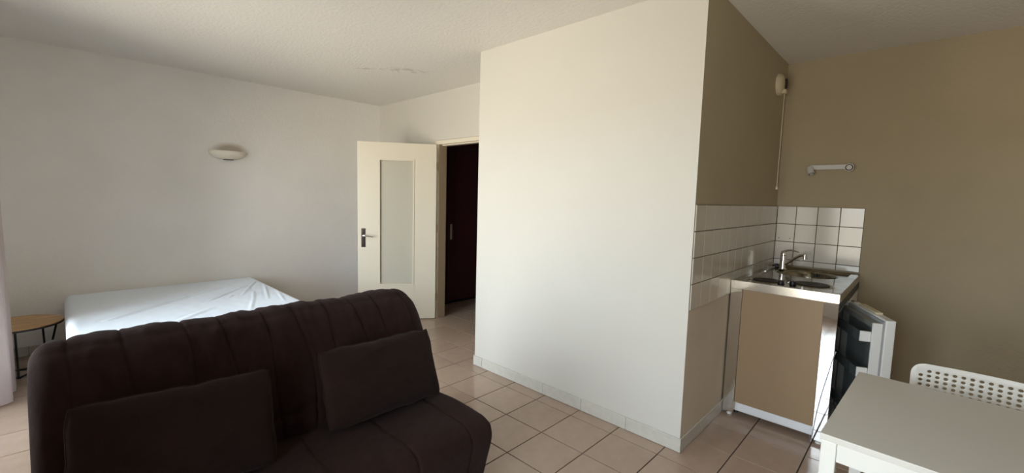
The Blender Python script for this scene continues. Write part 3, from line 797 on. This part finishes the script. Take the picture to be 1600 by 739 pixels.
def cushion(label, ctr, wid, hei, thick, rx, ry, rz, seed):
    root = thing('cushion', label, 'cushion', ctr, 0, 'brown cushions on the sofa')
    # local frame: u along width (world +y), v up the cushion, w its normal (towards +x)
    R3 = Matrix.Rotation(rz, 3, 'Z') @ Matrix.Rotation(ry, 3, 'Y') @ Matrix.Rotation(rx, 3, 'X')
    bm = NB(); n_ = 46; sides = []
    for sgn in (1, -1):
        G = []
        for i in range(n_+1):
            row = []
            for j in range(n_+1):
                a, b = i/n_*2-1, j/n_*2-1
                prof = (max(0, 1-abs(a)**2.2)**.6)*(max(0, 1-abs(b)**2.2)**.6)
                cr_ = (abs(a)*abs(b))**8; pin_ = 1-.02*(1-b*b)*abs(a)**3-.035*cr_; pin2 = 1-.03*(1-a*a)*abs(b)**3-.05*cr_
                ed = abs(a)**6+abs(b)**6; u = a*wid/2*pin_+.005*noise.noise(Vector((a*2, b*3, seed)))*ed; v = b*hei/2*pin2+.006*noise.noise(Vector((a*4, b*2, seed+5)))*ed
                wv = .010*noise.noise(Vector((a*2.5+seed, b*2.5, sgn*2))) + .006*noise.noise(Vector((a*7+seed, b*9, sgn)))
                w_ = sgn*(thick/2*prof + .003) + wv*prof
                row.append(bm.verts.new(R3 @ Vector((w_, u, v))))
            G.append(row)
        for i in range(n_):
            for j in range(n_): bm.faces.new((G[i][j], G[i+1][j], G[i+1][j+1], G[i][j+1]))
        sides.append(G)
    A, B = sides
    def loop(G): return [G[i][0] for i in range(n_)]+[G[n_][j] for j in range(n_)]+[G[i][n_] for i in range(n_, 0, -1)]+[G[0][j] for j in range(n_, 0, -1)]
    la, lb = loop(A), loop(B)
    for k in range(len(la)): bm.faces.new((la[k], la[(k+1) % len(la)], lb[(k+1) % len(la)], lb[k]))
    pts = [ (v.co+lb[k].co)/2 for k, v in enumerate(la)]
    obj('cushion_cover', bm, M['cushion'], root, smooth=True, local=True, sm_angle=False)
    bm = NB(); tube(bm, pts+[pts[0]], .0035, 6); obj('piping', bm, M['cushion'], root, smooth=True, local=True)
    return root
cushion('dark brown rectangular cushion at the right end of the sofa, leaning on its back', (-1.755, 1.012, .584), .575, .335, .15, math.radians(-1.5), math.radians(-22), math.radians(2), 1)
cushion('dark brown rectangular cushion at the left end of the sofa, leaning on its back', (-1.740, .255, .585), .56, .345, .15, math.radians(-2.6), math.radians(-22), math.radians(-1), 9)

# ================================================================== LAMPS AND FITTINGS
wl = thing('wall_sconce', 'cream plaster half bowl wall lamp high on the left wall above the bed', 'wall lamp', (XL, 1.245, 1.76))
bm = NB(); nA, nB_ = 30, 14; rings = []
for shell in (1.0, .93):
    G = []
    for j in range(nB_+1):
        t = j/nB_; z = 1.812-.085*t*(1.0 if shell == 1 else .93); k_ = math.sqrt(max(0, 1-(t*.97)**2.4))**.9
        row = [bm.verts.new((XL+.12*k_*shell*math.sin(PI*i/nA)+.0005, 1.245-.168*k_*shell*math.cos(PI*i/nA), z)) for i in range(nA+1)]
        G.append(row)
    for j in range(nB_):
        for i in range(nA): bm.faces.new((G[j][i], G[j][i+1], G[j+1][i+1], G[j+1][i]))
    rings.append(G)
for i in range(nA): bm.faces.new((rings[0][0][i], rings[0][0][i+1], rings[1][0][i+1], rings[1][0][i]))
obj('lamp_shade', bm, M['plaster'], wl, smooth=True)
obj('bottom_slot', box(NB(), XL+.004, XL+.050, 1.245-.045, 1.245+.045, 1.7235, 1.7275, .001, 1), M['dark_slot'], wl)
obj('lamp_socket', cyl(NB(), (XL+.001, 1.245, 1.775), (XL+.025, 1.245, 1.78), .016, n=14), M['lamp_white'], wl, smooth=True)
obj('light_bulb', lathe(NB(), [(.001, 0), (.012, .004), (.014, .03), (.018, .045), (.010, .06), (.001, .063)], 16, (XL+.022, 1.245, 1.78), 'X'), M['foot'], wl, smooth=True)

sb = thing('spotlight_bar', 'grey white wall bar with two small spotlights above the tiled splashback', 'spotlight', (-.555, Y3, 1.72))
obj('bar', box(NB(), -.685, -.445, Y3-.028, Y3, 1.700, 1.737, .003, 2), M['lamp_white'], sb)
def head(px_, dirv, r, L_):
    c_ = Vector(px_); d_ = Vector(dirv).normalized()
    bm = NB(); cyl(bm, c_-d_*L_*.5, c_+d_*L_*.5, r*.85, r, 24, True)
    h_ = obj('spot_head', bm, M['lamp_white'], sb, smooth=True, sm_angle=.6)
    bm = NB(); cyl(bm, c_+d_*(L_*.5), c_+d_*(L_*.5+.001), r*.86, n=24); obj('reflector', bm, M['dark_slot'], h_)
    bm = NB(); cyl(bm, c_+d_*(L_*.5+.001), c_+d_*(L_*.5+.004), r*.62, n=20); obj('bulb_glass', bm, M['lamp_white'], h_)
    bm = NB(); cyl(bm, (c_.x, Y3-.02, 1.72), c_, .006, n=10); obj('joint', bm, M['dark_slot'], h_)
head((-.672, Y3-.065, 1.690), (.35, -.35, -.85), .024, .060)
head((-.432, Y3-.060, 1.712), (.12, -.95, -.12), .028, .045)

dt = thing('ventilation_switch', 'round yellowed plastic ventilation fitting with a pull cord high in the niche corner', 'vent', (XN, 3.89, 2.34))
bm = NB(); lathe(bm, [(.001, 0), (.083, 0), (.083, .012), (.076, .026), (.050, .040), (.001, .044)], 40, (XN, 3.89, 2.34), 'X'); obj('cover', bm, M['old_plastic'], dt, smooth=True)
bm = NB(); box(bm, XN+.030, XN+.052, 3.905, 3.945, 2.315, 2.385, .004, 1); obj('opening', bm, M['dark_slot'], dt)
bm = NB(); box(bm, XN+.03, XN+.058, 3.875, 3.925, 2.27, 2.30, .005, 2); obj('switch_block', bm, M['old_plastic'], dt)
obj('pull_cord', tube(NB(), [(XN+.045, 3.90, 2.275), (XN+.043, 3.91, 1.9), (XN+.040, 3.92, 1.56)], .0022, 6), M['plaster'], dt, smooth=True)
obj('cord_pull', lathe(NB(), [(.001, 1.565), (.006, 1.56), (.009, 1.548), (.007, 1.537), (.001, 1.535)], 14, (XN+.040, 3.92, 0)), M['plaster'], dt, smooth=True)
